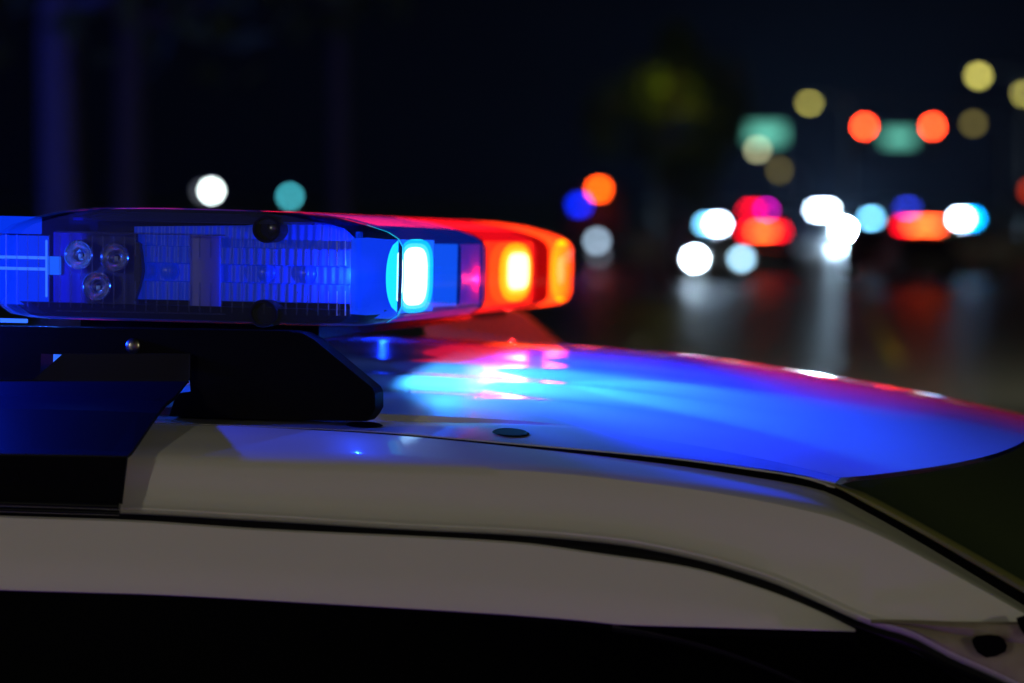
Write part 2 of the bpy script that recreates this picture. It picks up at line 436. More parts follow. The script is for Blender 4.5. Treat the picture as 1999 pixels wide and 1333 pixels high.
# windscreen, its moulding, lower body
bm = bmesh.new(); rows = []
PilF = lambda t: fu(1630 + 1700 * t, vrow(Gtop, 1630 + 1700 * t) if 1630 + 1700 * t < 2300 else 1335 + (1630 + 1700 * t - 2300) * .60, LS + .004)
for i in range(25):
    t = i / 24; r = []
    pf, pu = PilF(t)
    for k in range(31):
        L = LS + .006 + (2 * LM - 2 * LS - .012) * k / 30; s = (L - LM) / (LM - LS)
        F = pf + (Ffront(L) - Ffront(LS)) * (1 - t * .2) + .0; U = pu + (roofU(Ffront(L), max(0, min(2 * LM, L))) - roofU(Ffront(LS), 0.) - .0015) * (1 - t * .3) - .001
        r.append((F, L, U))
    rows.append(r)
add_grid(bm, rows); cpart('windscreen', bm, 'screen_glass')
bm = bmesh.new(); rows = []
for i in range(40):
    u = 1590 + 20 * i; vt = vrow(Gtop, u); r = []
    wdt = min(1, i / 5) * (18 + i * .25)
    for q, L in ((1., LS + .010), (.75, LS + .002), (.4, LS - .001), (0., LS - .001), (-.15, LS + .003)):
        F, U = fu(u, vt + 2 - wdt * q, L); r.append((F, L, U))
    rows.append(r)
add_grid(bm, rows); cpart('windscreen_moulding', bm, 'moulding')
# mirror base plate with its hole at the foot of the pillar
bm = bmesh.new()
ptop = [(1700, 1215), (1780, 1216), (1860, 1219), (1950, 1220), (2060, 1216)]
rows = []
for i in range(19):
    u = 1700 + 20 * i; vt = interp(ptop, u); vb = max(vrow(Bead, u) - 8, vt + 2); r = []
    for q, dl in ((0, -0.1475), (.0, -0.1505), (.10, -0.1515), (.28, -0.1495), (.32, -0.1475), (.36, -0.1485), (.6, -0.1505), (.85, -0.1515), (1., -0.1500)):
        F, U = fu(u, vt + (vb - vt) * q + (-6 if dl == -0.1475 and q == 0 else 0), dl); r.append((F, dl, U))
    rows.append(r)
add_grid(bm, rows); pl = cpart('mirror_plate', bm, 'dusty_metal')
def pix_poly(pts, L0, L1):
    bm = bmesh.new(); a = []; b = []
    for u, v in pts:
        F, U = fu(u, v, L0); a.append(bm.verts.new((F, L0, U))); b.append(bm.verts.new((F, L1, U)))
    bm.faces.new(a); bm.faces.new(b[::-1])
    for i in range(len(a)): bm.faces.new((a[i], b[i], b[(i + 1) % len(a)], a[(i + 1) % len(a)]))
    return bm
bm = pix_poly([(1897, 1250), (1905, 1243), (1930, 1240), (1950, 1242), (1960, 1250), (1966, 1262), (1963, 1272), (1945, 1281), (1925, 1284), (1908, 1274), (1901, 1262)], -0.1555, -0.1480)
cpart('mirror_socket', bm, 'hole_dark', pl)
bm = pix_poly([(1984, 1208), (2010, 1200), (2030, 1240), (2000, 1240), (1990, 1225)], -0.1555, -0.1480)
cpart('mirror_socket', bm, 'hole_dark', pl)
# lower body and pillar inner so the car is closed
bm = bmesh.new(); rows = []
for F in [FB + .1 * i for i in range(46)]:
    rows.append([(F, -.24, -.42), (F, -.265, -.50), (F, -.28, -.75), (F, -.29, -1.0), (F, -.27, -1.25), (F, -.23, -1.38)])
add_grid(bm, rows); cpart('door_panel', bm, 'side_paint')
bm = bmesh.new()
add_box(bm, (1.9, LM, -.62), (1.6, 1.5, .10), .04); add_box(bm, (2.68, LM, -.95), (.12, 1.5, .6), .04)
cpart('bonnet', bm, 'white_paint')
for F in (-.9, 2.1):
    bm = bmesh.new(); bmesh.ops.create_cone(bm, cap_ends=True, segments=40, radius1=.36, radius2=.36, depth=.24, matrix=Matrix.Translation((F, -.13, -1.27)) @ Matrix.Rotation(PI / 2, 4, 'X'))
    wh = cpart('wheel', bm, 'tyre')
    bm = bmesh.new(); bmesh.ops.create_cone(bm, cap_ends=True, segments=24, radius1=.22, radius2=.20, depth=.02, matrix=Matrix.Translation((F, -.27, -1.27)) @ Matrix.Rotation(PI / 2, 4, 'X'))
    cpart('rim', bm, 'galvanised', wh)

# ------------------------------------------------------------------ THE LIGHT BAR
bar = empty('light_bar'); bar.matrix_world = CAR
tag(bar, 'long emergency light bar on the foreground roof, blue near half and red far half', 'light bar')
def bpart(name, bm, m, parent=bar, smooth=True): return link(name, bm, m, parent, smooth)
TOP, FR, RE, LEND = .0945, 0.0, -.335, 1.125
def section(inset, k=0., n_arc=5):
    """closed outline (F, U) of the bar, clockwise from front bottom; inset pulls the front and rear in"""
    f = FR - inset; r = RE + inset
    pts = [(f - .030, .000 + k), (f - .012, .003 + k), (f - .003, .009 + k), (f, .016), (f + .0005, .042), (f, .064), (f - .004, .0705), (f - .012, .0755 - k), (f - .030, .0825 - k), (f - .052, .089 - k), (f - .085, .0935 - k), (f - .12, TOP - k)]
    pts = [(a, b if b < .0755 else .0755 + (b - .0755) * .82) for a, b in pts]
    rear = [(r + (f - a), b) for a, b in pts]
    return pts + rear[::-1]
def loft(L0, L1, chamf0=0., chamf1=0., k=0.):
    rows = []
    def ring(L, ins): return [(F, L, U) for F, U in section(ins, k)]
    if chamf0:
        rows += [ring(L0, chamf0), ring(L0 + chamf0 * .18, chamf0 * .78), ring(L0 + chamf0 * .55, chamf0 * .40), ring(L0 + chamf0 * 1.0, chamf0 * .12), ring(L0 + chamf0 * 1.45, 0.0)]
    else: rows.append(ring(L0, 0))
    if chamf1:
        rows += [ring(L1 - chamf1 * 1.45, 0), ring(L1 - chamf1, chamf1 * .12), ring(L1 - chamf1 * .55, chamf1 * .40), ring(L1 - chamf1 * .18, chamf1 * .78), ring(L1, chamf1)]
    else: rows.append(ring(L1, 0))
    return rows
CH = .029
# near end lens: clear shell with flat end face
bm = bmesh.new(); rows = loft(0, .0445, CH); vs = add_grid(bm, rows, close=True); bm.faces.new(vs[0])
endl = bpart('end_lens', bm, 'clear_lens')
# clear blue / red sections
SEAM = .466
bm = bmesh.new(); add_grid(bm, loft(.0475, SEAM - .002), close=True); bluel = bpart('blue_lens', bm, 'blue_lens')
bm = bmesh.new(); add_grid(bm, loft(SEAM + .004, .80), close=True); redl = bpart('red_lens', bm, 'red_lens')
bm = bmesh.new(); rows = loft(.90, LEND, 0, CH); vs = add_grid(bm, rows, close=True); bm.faces.new(vs[-1]); farl = bpart('end_lens', bm, 'red_cap_lens')
# seams
for a, b, m in ((.0445, .0475, 'blue_line'), (SEAM - .002, SEAM + .004, 'dark_gasket')):
    bm = bmesh.new(); rows = []
    for L, g in ((a, .0), (a, -.001), (b, -.001), (b, 0)):
        rows.append([(F - (g if F > (FR + RE) / 2 else -g), L, U + (.0006 if U > .05 else -.0006)) for F, U in section(0)])
    add_grid(bm, rows, close=True); bpart('lens_seam', bm, 'rib_plastic' if a < .1 else 'dark_gasket')
bm = bmesh.new(); add_grid(bm, [[(F + .0004, L, U) for F, U in section(0)[1:9]] for L in (.0447, .0473)]); bpart('lens_seam', bm, 'blue_bowl')  # front seam given a glow for light from the corner LEDs
bm = bmesh.new(); add_grid(bm, loft(.80, .90), close=True); bpart('lens_divider', bm, 'dark_red_lens')  # unlit divider with red spill put in as a faint glow
# base tray
bm = bmesh.new(); rows = []
for L, i in ((.004, CH + .004), (.045, .006), (1.055, .006), (1.096, CH + .004)):
    f = FR - i; r = RE + i
    rows.append([(f - .02, L, .004), (f - .006, L, .013), (r + .006, L, .013), (r + .02, L, .004), (r + .04, L, .002), (f - .04, L, .002)])
vs = add_grid(bm, rows, close=True); bm.faces.new(vs[0]); bm.faces.new(vs[-1][::-1]); bpart('base_tray', bm, 'black_plastic')
# black keel under the bar
bm = bmesh.new(); add_box(bm, ((FR + RE) / 2, .55, -.006), (.20, 1.0, .012), .003); bpart('keel', bm, 'black_plastic')
# top cover: dark strip on the ridge of the near end, dark inner lid under the lens so the sky does not show through
bm = bmesh.new(); rows = []
for L in (.004, .05, .46):
    i = CH + .06 if L < .01 else .06
    rows.append([(FR - i, L, .082), (FR - i - .04, L, .0875), (RE + i + .04, L, .0875), (RE + i, L, .082), (RE + i, L, .080), (FR - i, L, .080)])
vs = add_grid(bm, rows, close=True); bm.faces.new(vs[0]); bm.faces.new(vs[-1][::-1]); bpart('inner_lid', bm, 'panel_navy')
bm = bmesh.new(); rows = []
for L, ins in ((.0012, CH + .0012), (.006, CH * .78 + .001), (.017, CH * .40 + .001), (.030, CH * .12 + .001), (.0440, .001)):
    rows.append([(F, L, U) for F, U in section(ins, .0012) if U > .0795])
add_grid(bm, rows); vs = [v for v in bm.verts if v.co.y < .0013]
bm.faces.new(sorted(vs, key=lambda v: v.co.x)); bpart('end_cap_top', bm, 'navy_lens')
bm = bmesh.new(); add_grid(bm, [[(F, .0496, U) for F in (-.085, -.004)] for U in (.006, .070)]); bpart('corner_glow', bm, 'blue_deep')  # glowing panel added for the bright blue behind the corner lens
for Lb, mm in ((.0500, 'satin_black'), (.338, 'satin_black'), (SEAM + .001, 'satin_black'), (.802, 'dark_gasket'), (.898, 'dark_gasket')):  # added walls that keep red and blue light from leaking across
    bm = bmesh.new(); a_ = [bm.verts.new((F, Lb, U)) for F, U in section(.0012, .0008)]; b_ = [bm.verts.new((F, Lb + .0015, U)) for F, U in section(.0012, .0008)]
    bm.faces.new(a_); bm.faces.new(b_[::-1]); bpart('added_baffle', bm, mm, smooth=False)
# central inner wall (keeps the LEDs of front and rear apart)
bm = bmesh.new(); add_box(bm, ((FR + RE) / 2, .55, .046), (.12, .96, .066)); bpart('inner_core', bm, 'reflector_grey', smooth=False)

# --- near end interior, seen through the ribbed lens
LI = .030
def rect_px(u0, v0, u1, v1, L, th, m, name, parent=bar, sub=1, tilt=.022):
    bm = bmesh.new()
    a = fu(u0, v0, L); b = fu(u1, v0 + (u1 - u0) * tilt, L); c = fu(u1, v1 + (u1 - u0) * tilt, L); d = fu(u0, v1, L)
    A = [bm.verts.new((p[0], L, p[1])) for p in (a, b, c, d)]; B = [bm.verts.new((p[0], L + th, p[1])) for p in (a, b, c, d)]
    bm.faces.new(A); bm.faces.new(B[::-1])
    for i in range(4): bm.faces.new((A[i], B[i], B[(i + 1) % 4], A[(i + 1) % 4]))
    bmesh.ops.bevel(bm, geom=bm.edges[:], offset=.0006, segments=1, affect='EDGES')
    return bpart(name, bm, m, parent)
# long end reflector (blue light partly put in as its own glow), stepped with a recessed middle channel
rf = rect_px(262, 478, 698, 512, .026, .012, 'reflector_glow', 'end_reflector')
rect_px(262, 512, 698, 547, .034, .004, 'reflector_glow', 'reflector_channel', rf)
rect_px(262, 547, 698, 584, .026, .012, 'reflector_glow', 'reflector_shelf', rf)
rect_px(262, 584, 698, 606, .036, .003, 'satin_black', 'reflector_foot', rf)
bm = pix_poly([(262, 442), (480, 440), (560, 430), (630, 434), (672, 446), (690, 462), (696, 488), (262, 478)], .034, .037); bpart('reflector_header', bm, 'reflector_glow', rf)
for cu in (290, 330, 520, 600):
    F0, U0 = fu(cu, 527 + (cu - 262) * .02, .0335); bm = bmesh.new()
    add_grid(bm, [[(F0 + math.cos(2 * PI * k / 24) * r, l, U0 + math.sin(2 * PI * k / 24) * r) for k in range(24)] for r, l in ((.0078, .034), (.0076, .0315), (.0062, .0300), (.0035, .0290), (.0004, .0286))], close=True)
    bpart('led_optic', bm, 'reflector_glow', rf)
# alley light: dark housing with three round lamps
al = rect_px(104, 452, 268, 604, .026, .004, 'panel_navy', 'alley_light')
bm = pix_poly([(262, 470), (272, 476), (276, 500), (277, 530), (272, 560), (262, 588)], .018, .028); bpart('alley_light_cheek', bm, 'dark_gasket', al)
for (cu, cv) in ((153, 497), (223, 502), (188, 559)):
    F0, U0 = fu(cu, cv, .016)
    bm = bmesh.new()
    prof = [(.0118, .0240), (.0120, .0160), (.0112, .0150), (.0104, .0158), (.0085, .0195), (.0050, .0225), (.0028, .0232)]
    add_grid(bm, [[(F0 + math.cos(2 * PI * k / 28) * r, l, U0 + math.sin(2 * PI * k / 28) * r) for k in range(28)] for r, l in prof], close=True)
    bpart('lamp_cup', bm, 'cup_metal', al)
    bm = bmesh.new(); bmesh.ops.create_uvsphere(bm, u_segments=20, v_segments=12, radius=.0056, matrix=Matrix.Translation((F0, .0205, U0)) @ Matrix.Diagonal((1, .9, 1, 1)))
    bpart('lamp_bulb', bm, 'clear_lens', al)
    bm = bmesh.new(); add_box(bm, (F0, .0225, U0 - .001), (.0032, .002, .0036), .0004)
    bpart('lamp_chip', bm, 'chip_yellow', al)
# lit blue module at the rear of the end
md = rect_px(-150, 455, 92, 590, .028, .006, 'blue_soft', 'rear_led_module')
for v0 in (498, 520):
    rect_px(-150, v0 - 3, 92, v0 + 3, .0265, .0012, 'blue_line', 'led_strip', md)
rect_px(88, 468, 92, 580, .0262, .002, 'blue_line', 'led_strip', md)
rect_px(-150, 418, 80, 452, .034, .003, 'blue_soft', 'module_header', md)
rect_px(92, 500, 118, 536, .024, .005, 'blue_dim', 'module_clip', md)
rect_px(-60, 620, 52, 628, .004, .004, 'blue_line', 'marker_strip', bar)
bm = bmesh.new(); rows = []
for v in (456, 500, 560, 604):
    F0, U0 = fu(400, v + 3, .024); rows.append([(F0 + .013 * math.cos(PI * j / 12), .026 - .0035 * math.sin(PI * j / 12), U0) for j in range(13)])
add_grid(bm, rows); bpart('glint_post', bm, 'glint_lilac', rf)  # added post, its lilac colour stands in for a lamp's reflection
# ribs moulded on the inside of the end lens
bm = bmesh.new()
k = 0; u = -30
while u < 700:
    if u < 262: spans = [(462, 603)]
    elif u < 480: spans = [(458, 500), (548, 606)]
    else: spans = [(462, 512), (560, 608)]
    for v0, v1 in spans:
        dv = (u - 262) * .022
        a = fu(u, v0 + dv, .0035); b = fu(u, v1 + dv, .0035)
        add_tube(bm, [(a[0], .0035, a[1]), (b[0], .0035, b[1])], .00075, 6)
    u += 21
bpart('lens_ribs', bm, 'rib_plastic', endl)
for u, rr in ((641, .0004), (658, .0009), (674, .0007)):  # white ribs added as painted glints on the clear ones
    for v0, v1 in ((464, 512), (562, 610)):
        a = fu(u, v0 + 6, .0045); b = fu(u, v1 + 6, .0045); bm = bmesh.new()
        add_tube(bm, [(a[0], .0045, a[1]), (b[0], .0045, b[1])], [rr * .5, rr], 6); bpart('glint_rib', bm, 'glint_white', endl)
bm = bmesh.new()
for v0 in (452, 606):
    a = fu(110, v0, .0035); b = fu(440, v0 + 7, .0035)
    add_tube(bm, [(a[0], .0035, a[1]), (b[0], .0035, b[1])], .0007, 6)
bpart('lens_rim', bm, 'rib_plastic', endl)
# inner pane edge at the right end of the window
rect_px(694, 452, 699, 606, .003, .02, 'blue_lens', 'lens_return', endl)
# screw bosses
for (bu, bv, s) in ((520, 447, 1), (513, 612, -1)):
    F0, U0 = fu(bu, bv, 0.)
    bm = bmesh.new()
    add_grid(bm, [[(F0 + math.cos(2 * PI * k / 28) * r, l, U0 + math.sin(2 * PI * k / 28) * r * .95) for k in range(28)] for r, l in ((.0112, .03), (.0118, .002), (.0112, -.0008), (.0092, -.0008), (.0086, .003), (.0086, .014), (.0001, .014))], close=True)
    bs = bpart('screw_boss', bm, 'satin_black')
    bm = bmesh.new(); bmesh.ops.create_uvsphere(bm, u_segments=16, v_segments=8, radius=.0045, matrix=Matrix.Translation((F0 + .003, .011, U0 + .001)) @ Matrix.Diagonal((1, .6, 1, 1)))
    bpart('screw', bm, 'screw_steel', bs)

def dome(name, Lc, Uc, hl, hu, F0, m, parent, d=.0012, ex=3.2, rings=4):
    bm = bmesh.new(); rows = []; n = 40
    for q in range(rings + 1):
        s = 1 - q / (rings + .6); rw = []
        for k in range(n):
            a = 2 * PI * k / n; c, sn = math.cos(a), math.sin(a)
            rw.append((F0 + d * (1 - s * s), Lc + hl * s * math.copysign(abs(c) ** (2 / ex), c), Uc + hu * s * math.copysign(abs(sn) ** (2 / ex), sn)))
        rows.append(rw)
    vs = add_grid(bm, rows, close=True); bm.faces.new(vs[-1]); return bpart(name, bm, m, parent)
# --- lit LED modules
def bowl(name, L0, L1, U0, U1, m, depth=.006, parent=bar, F0=-.0035):
    bm = bmesh.new(); rows = []
    for q, d in ((0, 0.), (.12, .45), (.3, .8), (.5, 1.), (.7, .8), (.88, .45), (1, 0.)):
        L = L0 + (L1 - L0) * q; rows.append([(F0 - depth * max(d, e) * 1.0, L, U0 + (U1 - U0) * p) for p, e in ((0, 0), (.15, .0), (.5, .0), (.85, 0), (1, 0))])
    add_grid(bm, rows); return bpart(name, bm, m, parent)
# corner LED behind the clear near corner
def corner(name, a, b, U0, U1, m, parent=bar):
    bm = bmesh.new(); add_grid(bm, [[(a[0], a[1], U0), (a[0], a[1], U1)], [((a[0] + b[0]) / 2 - .0008, (a[1] + b[1]) / 2 + .0008, U0 - .001), ((a[0] + b[0]) / 2 - .0008, (a[1] + b[1]) / 2 + .0008, U1 + .001)], [(b[0], b[1], U0), (b[0], b[1], U1)]]); return bpart(name, bm, m, parent)
cm = corner('corner_led_module', (-.034, .006), (-.012, .036), .010, .070, 'blue_deep')
def almond(name, a, b, Um, hu, m, parent):
    bm = bmesh.new(); rows = []
    for k in range(15):
        t = -1 + 2 * k / 14; wd = (1 - abs(t) ** 2.2) ** .6
        mid = ((a[0] + b[0]) / 2, (a[1] + b[1]) / 2); rows.append([(b[0] + (a[0] - b[0]) * wd, b[1] + (a[1] - b[1]) * wd, Um + hu * t), (b[0], b[1], Um + hu * t)])
    add_grid(bm, rows); return bpart(name, bm, m, parent)
almond('led_glow_plate', (-.0105, .0320), (-.0030, .0430), .0405, .029, 'blue_bowl', cm)
almond('led_core', (-.0062, .0388), (-.0026, .0434), .0400, .020, 'corner_core', cm)
fm = bowl('blue_led_module', .0485, .212, .010, .070, 'blue_mid')
dome('led_glow_plate', .130, .0400, .082, .0305, -.0036, 'blue_bowl', fm)
dome('led_glow_ring', .122, .0400, .070, .0272, -.0029, 'blue_pale', fm, ex=3.4)
dome('led_core', .116, .0400, .060, .0240, -.0022, 'blue_core', fm)
bowl('blue_led_module', .215, .335, .012, .067, 'blue_dim')
m2 = bowl('center_module', .345, .460, .012, .067, 'mauve_spill')
fm = bowl('red_led_module', .48, .795, .008, .070, 'red_dim')
dome('led_glow_ring', .655, .0400, .135, .0300, -.0036, 'red_orange', fm)
dome('led_glow_plate', .682, .0400, .108, .0285, -.0026, 'red_bowl', fm, ex=2.6)
dome('led_glow_ring', .688, .0405, .086, .0225, -.0019, 'yellow_pale', fm, ex=3.0)
dome('led_core', .690, .0410, .070, .0180, -.0014, 'red_core', fm, ex=3.5)
fm = bowl('red_led_module', .93, 1.07, .006, .072, 'red_orange')
dome('led_glow_plate', 1.015, .0400, .080, .0330, -.0030, 'red_bowl', fm, ex=2.4)
dome('led_core', 1.005, .0400, .028, .0150, -.0016, 'red_far_core', fm, ex=2.2)
# glowing ridge strip standing in for red LED light scattered along the crown
bm = bmesh.new(); rows = []
for L in (.12, .3, .6, .9, 1.06):
    rows.append([(FR - .035, L, .0812), (FR - .055, L, .0860), (FR - .09, L, .0901), (FR - .11, L, .0910), (FR - .135, L, .0910)])
add_grid(bm, rows); bpart('ridge_glow', bm, 'ridge_scatter')

# --- mounting foot and hook strap
ft = bpart('mounting_foot', pix_poly([(-60, 636), (560, 646), (590, 650), (612, 662), (727, 757), (732, 768), (732, 798), (724, 812), (715, 822), (560, 820), (330, 812), (345, 768), (372, 765), (370, 738), (348, 735), (122, 692), (80, 690), (78, 744), (0, 744), (-60, 744)], -.040, -.005), 'black_plastic', smooth=False)
bm = bmesh.new(); F0, U0 = fu(257, 675, -.044)
bmesh.ops.create_uvsphere(bm, u_segments=18, v_segments=10, radius=.0062, matrix=Matrix.Translation((F0, -.040, U0)) @ Matrix.Diagonal((1, .5, 1, 1)))
bpart('screw', bm, 'screw_steel', ft)
bm = bmesh.new()
def quadrow(pts):
    r = []
    for u, v, L in pts:
        F, U = fu(u, v, L); r.append((F, L, U))
    return r
rows = [quadrow([(-60, 741, -.045), (66, 741, -.045), (124, 690, -.045), (372, 690, -.045), (372, 737, -.045)]),
        quadrow([(-60, 746, -.045), (66, 746, -.045), (130, 746, -.045), (340, 746, -.045), (366, 746, -.045)]),
        quadrow([(-60, 775, -.066), (60, 775, -.066), (150, 776, -.066), (312, 778, -.066), (340, 778, -.066)]),
        quadrow([(-60, 779, -.072), (60, 779, -.072), (155, 781, -.072), (300, 786, -.072), (326, 788, -.072)]),
        quadrow([(-60, 800, -.110), (60, 802, -.110), (160, 804, -.110), (270, 808, -.110), (308, 810, -.110)]),
        quadrow([(-60, 876, -.150), (60, 879, -.150), (130, 881, -.150), (220, 884, -.150), (258, 884, -.150)]),
        quadrow([(-60, 886, -.155), (60, 888, -.155), (130, 889, -.155), (210, 891, -.155), (249, 892, -.155)]),
        quadrow([(-60, 974, -.157), (60, 977, -.157), (130, 979, -.157), (200, 982, -.157), (238, 984, -.157)])]
add_grid(bm, rows)
st = bpart('hook_strap', bm, 'satin_black', smooth=False)
md_ = st.modifiers.new('thick', 'SOLIDIFY'); md_.thickness = .003; md_.offset = 0
bm = bmesh.new(); rows = [quadrow([(-60, 888, -.1585), (247, 893, -.1585)]), quadrow([(-60, 973, -.1595), (238, 983, -.1595)])]
add_grid(bm, rows); pd = bpart('rubber_pad', bm, 'rubber', smooth=False)
bm = bmesh.new()
a = fu(-60, 979, -.162); b = fu(234, 988, -.162)
add_tube(bm, [(a[0], -.162, a[1]), (b[0], -.162, b[1])], .0028, 14)
a = fu(-60, 992, -.157); b = fu(234, 1001, -.157)
add_tube(bm, [(a[0], -.157, a[1]), (b[0], -.157, b[1])], .0022, 12)
bpart('hook_lip', bm, 'black_gloss')
bm = bmesh.new(); Fs = [fu(u, v, -.02) for u, v in ((330, 642), (560, 646), (612, 662), (727, 757), (732, 798), (715, 830), (380, 822))]
a_ = [bm.verts.new((F, 1.10, U)) for F, U in Fs]; b_ = [bm.verts.new((F, 1.14, U)) for F, U in Fs]
bm.faces.new(a_); bm.faces.new(b_[::-1])
for i in range(len(a_)): bm.faces.new((a_[i], b_[i], b_[(i + 1) % len(a_)], a_[(i + 1) % len(a_)]))
bpart('mounting_foot', bm, 'foot_grey', smooth=False)
# faint raised lettering on the pad
fc = bpy.data.curves.new('lettering', 'FONT'); fc.body = 'WHELEN'; fc.size = .0185; fc.extrude = .00012; fc.space_character = 1.15
fo = bpy.data.objects.new('tmp', fc); col.objects.link(fo)
bpy.context.view_layer.update()
me = bpy.data.meshes.new_from_object(fo.evaluated_get(bpy.context.evaluated_depsgraph_get())); bpy.data.objects.remove(fo)
lo = bpy.data.objects.new('lettering', me); col.objects.link(lo); lo.parent = pd; me.materials.clear(); me.materials.append(M['rubber'])
F0, U0 = fu(5, 946, -.1595); lo.matrix_local = Matrix.Translation((F0, -.1597, U0)) @ Matrix.Rotation(PI / 2, 4, 'X')

# ------------------------------------------------------------------ street furniture and vehicles down the road
emit('lamp_yellow', (.62, .56, .12), 11)
emit('lamp_yellow_dim', (.42, .34, .09), 3.5)
emit('lamp_cream', (.62, .62, .34), 9)
emit('lamp_white', (.85, 1.0, 1.0), 34)
emit('lamp_teal', (.08, .60, .72), 11)
emit('signal_red', (1.0, .045, .01), 60)
emit('signal_orange', (1.0, .07, .002), 30)
emit('signal_dark_red', (1.0, .06, .01), 3)
emit('beacon_blue', (0.0, .02, 1.0), 9)
emit('head_white', (.60, .82, 1.0), 170)
emit('head_blaze', (.50, .78, 1.0), 7000)
emit('head_pale', (.35, .62, .80), 16)
emit('marker_dim', (.26, .28, .36), 2.6)
emit('marker_pale', (.30, .42, .55), 11)
emit('bar_ice', (.18, .62, 1.0), 24)
emit('bar_white', (.55, .75, 1.0), 110)
emit('bar_cyan', (.0, .35, 1.0), 45)
emit('bar_blue', (.03, .06, 1.0), 15)
emit('bar_red', (1.0, .0, .012), 16)
emit('bar_orange', (1.0, .07, .012), 30)
emit('far_red', (1.0, .0, .02), 26)
emit('far_magenta', (.8, .0, .65), 26)
emit('bar_magenta', (.8, .0, .65), 9)
emit('sign_green', (.12, .50, .38), 1.6)
mat('sign_back', (.02, .18, .12), .4)
mat('lens_off', (.05, .03, .02), .3)

def disc(bm, c, r, n=20, ax='Y'):
    bmesh.ops.create_cone(bm, cap_ends=True, segments=n, radius1=r, radius2=r * .92, depth=.05, matrix=Matrix.Translation(c) @ Matrix.Rotation(PI / 2, 4, 'X'))
def street_lamp(u, v, D, m, label, size=.42, group='street lamps along the far road', aim=1):
    p = at(u, v, D); z0 = gz(D); H = p.z - z0
    root = empty('street_lamp', (p.x + aim * 2.2, D, z0))
    tag(root, label, 'street lamp', group)
    bm = bmesh.new(); add_tube(bm, [(0, 0, 0), (0, 0, .3), (0, 0, H - .5)], [.16, .11, .07], 12); link('pole', bm, 'galvanised', root)
    bm = bmesh.new(); add_tube(bm, [(0, 0, H - .55), (-aim * .25, 0, H - .05), (-aim * .9, 0, H + .22), (-aim * 1.9, 0, H + .25)], [.06, .05, .045, .04], 10); link('arm', bm, 'galvanised', root)
    bm = bmesh.new(); add_box(bm, (-aim * 2.2, 0, H + .26), (.75, .32, .14), .05); hd = link('lamp_head', bm, 'galvanised', root)
    bm = bmesh.new(); bmesh.ops.create_uvsphere(bm, u_segments=18, v_segments=10, radius=size / 2, matrix=Matrix.Translation((-aim * 2.2, 0, H + .06)) @ Matrix.Diagonal((1, .8, .9, 1)))
    link('lens', bm, m, hd)
street_lamp(1580, 200, 193, 'lamp_yellow', 'street lamp with a yellow glow, standing between the green sign and the red signals', .50)
street_lamp(1910, 150, 161, 'lamp_yellow', 'highest yellow street lamp, right of the two red signals', .42)
street_lamp(2001, 185, 180, 'lamp_yellow', 'yellow street lamp cut by the right edge of the picture', .46)
street_lamp(1900, 242, 232, 'lamp_yellow_dim', 'dimmest olive street lamp just right of the red signals', .55)
street_lamp(1479, 293, 300, 'lamp_cream', 'pale cream street lamp directly under the left green sign', .66)
street_lamp(1523, 333, 360, 'lamp_yellow_dim', 'greyish street lamp lower right of the cream one under the green sign', .80)
def path_lamp(u, v, D, m, label, size):
    p = at(u, v, D); z0 = gz(D); H = p.z - z0
    root = empty('path_lamp', (p.x, D, z0)); tag(root, label, 'lamp post', 'post top lamps beyond the light bar')
    bm = bmesh.new(); add_tube(bm, [(0, 0, 0), (0, 0, .2), (0, 0, H - .2)], [.1, .06, .05], 10); link('pole', bm, 'galvanised', root)
    bm = bmesh.new(); bmesh.ops.create_uvsphere(bm, u_segments=20, v_segments=12, radius=size / 2, matrix=Matrix.Translation((0, 0, H))); link('globe', bm, m, root)
    bm = bmesh.new(); bmesh.ops.create_cone(bm, cap_ends=True, segments=20, radius1=size * .5, radius2=.03, depth=.12, matrix=Matrix.Translation((0, 0, H + size * .5 + .04))); link('cap', bm, 'galvanised', root)
path_lamp(413, 372, 150, 'lamp_white', 'bright white post top lamp above the blue end of the light bar', .30)
path_lamp(566, 383, 150, 'lamp_teal', 'teal tinted post top lamp to the right of the bright white one', .30)

# traffic signals on a mast arm, with green street signs
D = 136.
def ground_at(y): return gz(y)
pm = at(2040, 235, D)
mast = empty('signal_mast', (pm.x, D, gz(D))); tag(mast, 'dark mast arm reaching over the road and carrying the red signals and green signs', 'signal mast')
H = pm.z - gz(D)
bm = bmesh.new(); add_tube(bm, [(0, 0, 0), (0, 0, H + .6)], [.18, .13], 14); link('pole', bm, 'signal_black', mast)
bm = bmesh.new(); add_tube(bm, [(0, 0, H + .35), (-6, 0, H + .75), (-12.2, 0, H + .85)], [.11, .08, .05], 12); link('arm', bm, 'signal_black', mast)
def signal_head(u, v, D, label, m='signal_red', lit=0, group='signal heads on the mast arm', name='traffic_signal'):
    p = at(u, v, D); root = empty(name, (p.x, D - .1, p.z)); tag(root, label, 'traffic light', group)
    bm = bmesh.new(); add_box(bm, (0, .12, -.35), (.36, .2, 1.1), .03); link('housing', bm, 'signal_black', root)
    bm = bmesh.new(); add_box(bm, (0, .15, -.35), (.62, .02, 1.35)); link('backplate', bm, 'signal_black', root)
    for k in range(3):
        bm = bmesh.new(); disc(bm, (0, -.01, -.35 * k), .15); ln = link('lens', bm, m if k == lit else 'lens_off', root)
        bm = bmesh.new(); n = 14
        rows = [[(math.cos(PI * j / n) * .165, yy, -.35 * k + math.sin(PI * j / n) * .165) for j in range(n + 1)] for yy in (.02, -.2)]
        add_grid(bm, rows); link('visor', bm, 'signal_black', root)
signal_head(1687, 247, D, 'red traffic light on the left of the short green sign')
signal_head(1820, 247, D, 'red traffic light on the right of the short green sign')
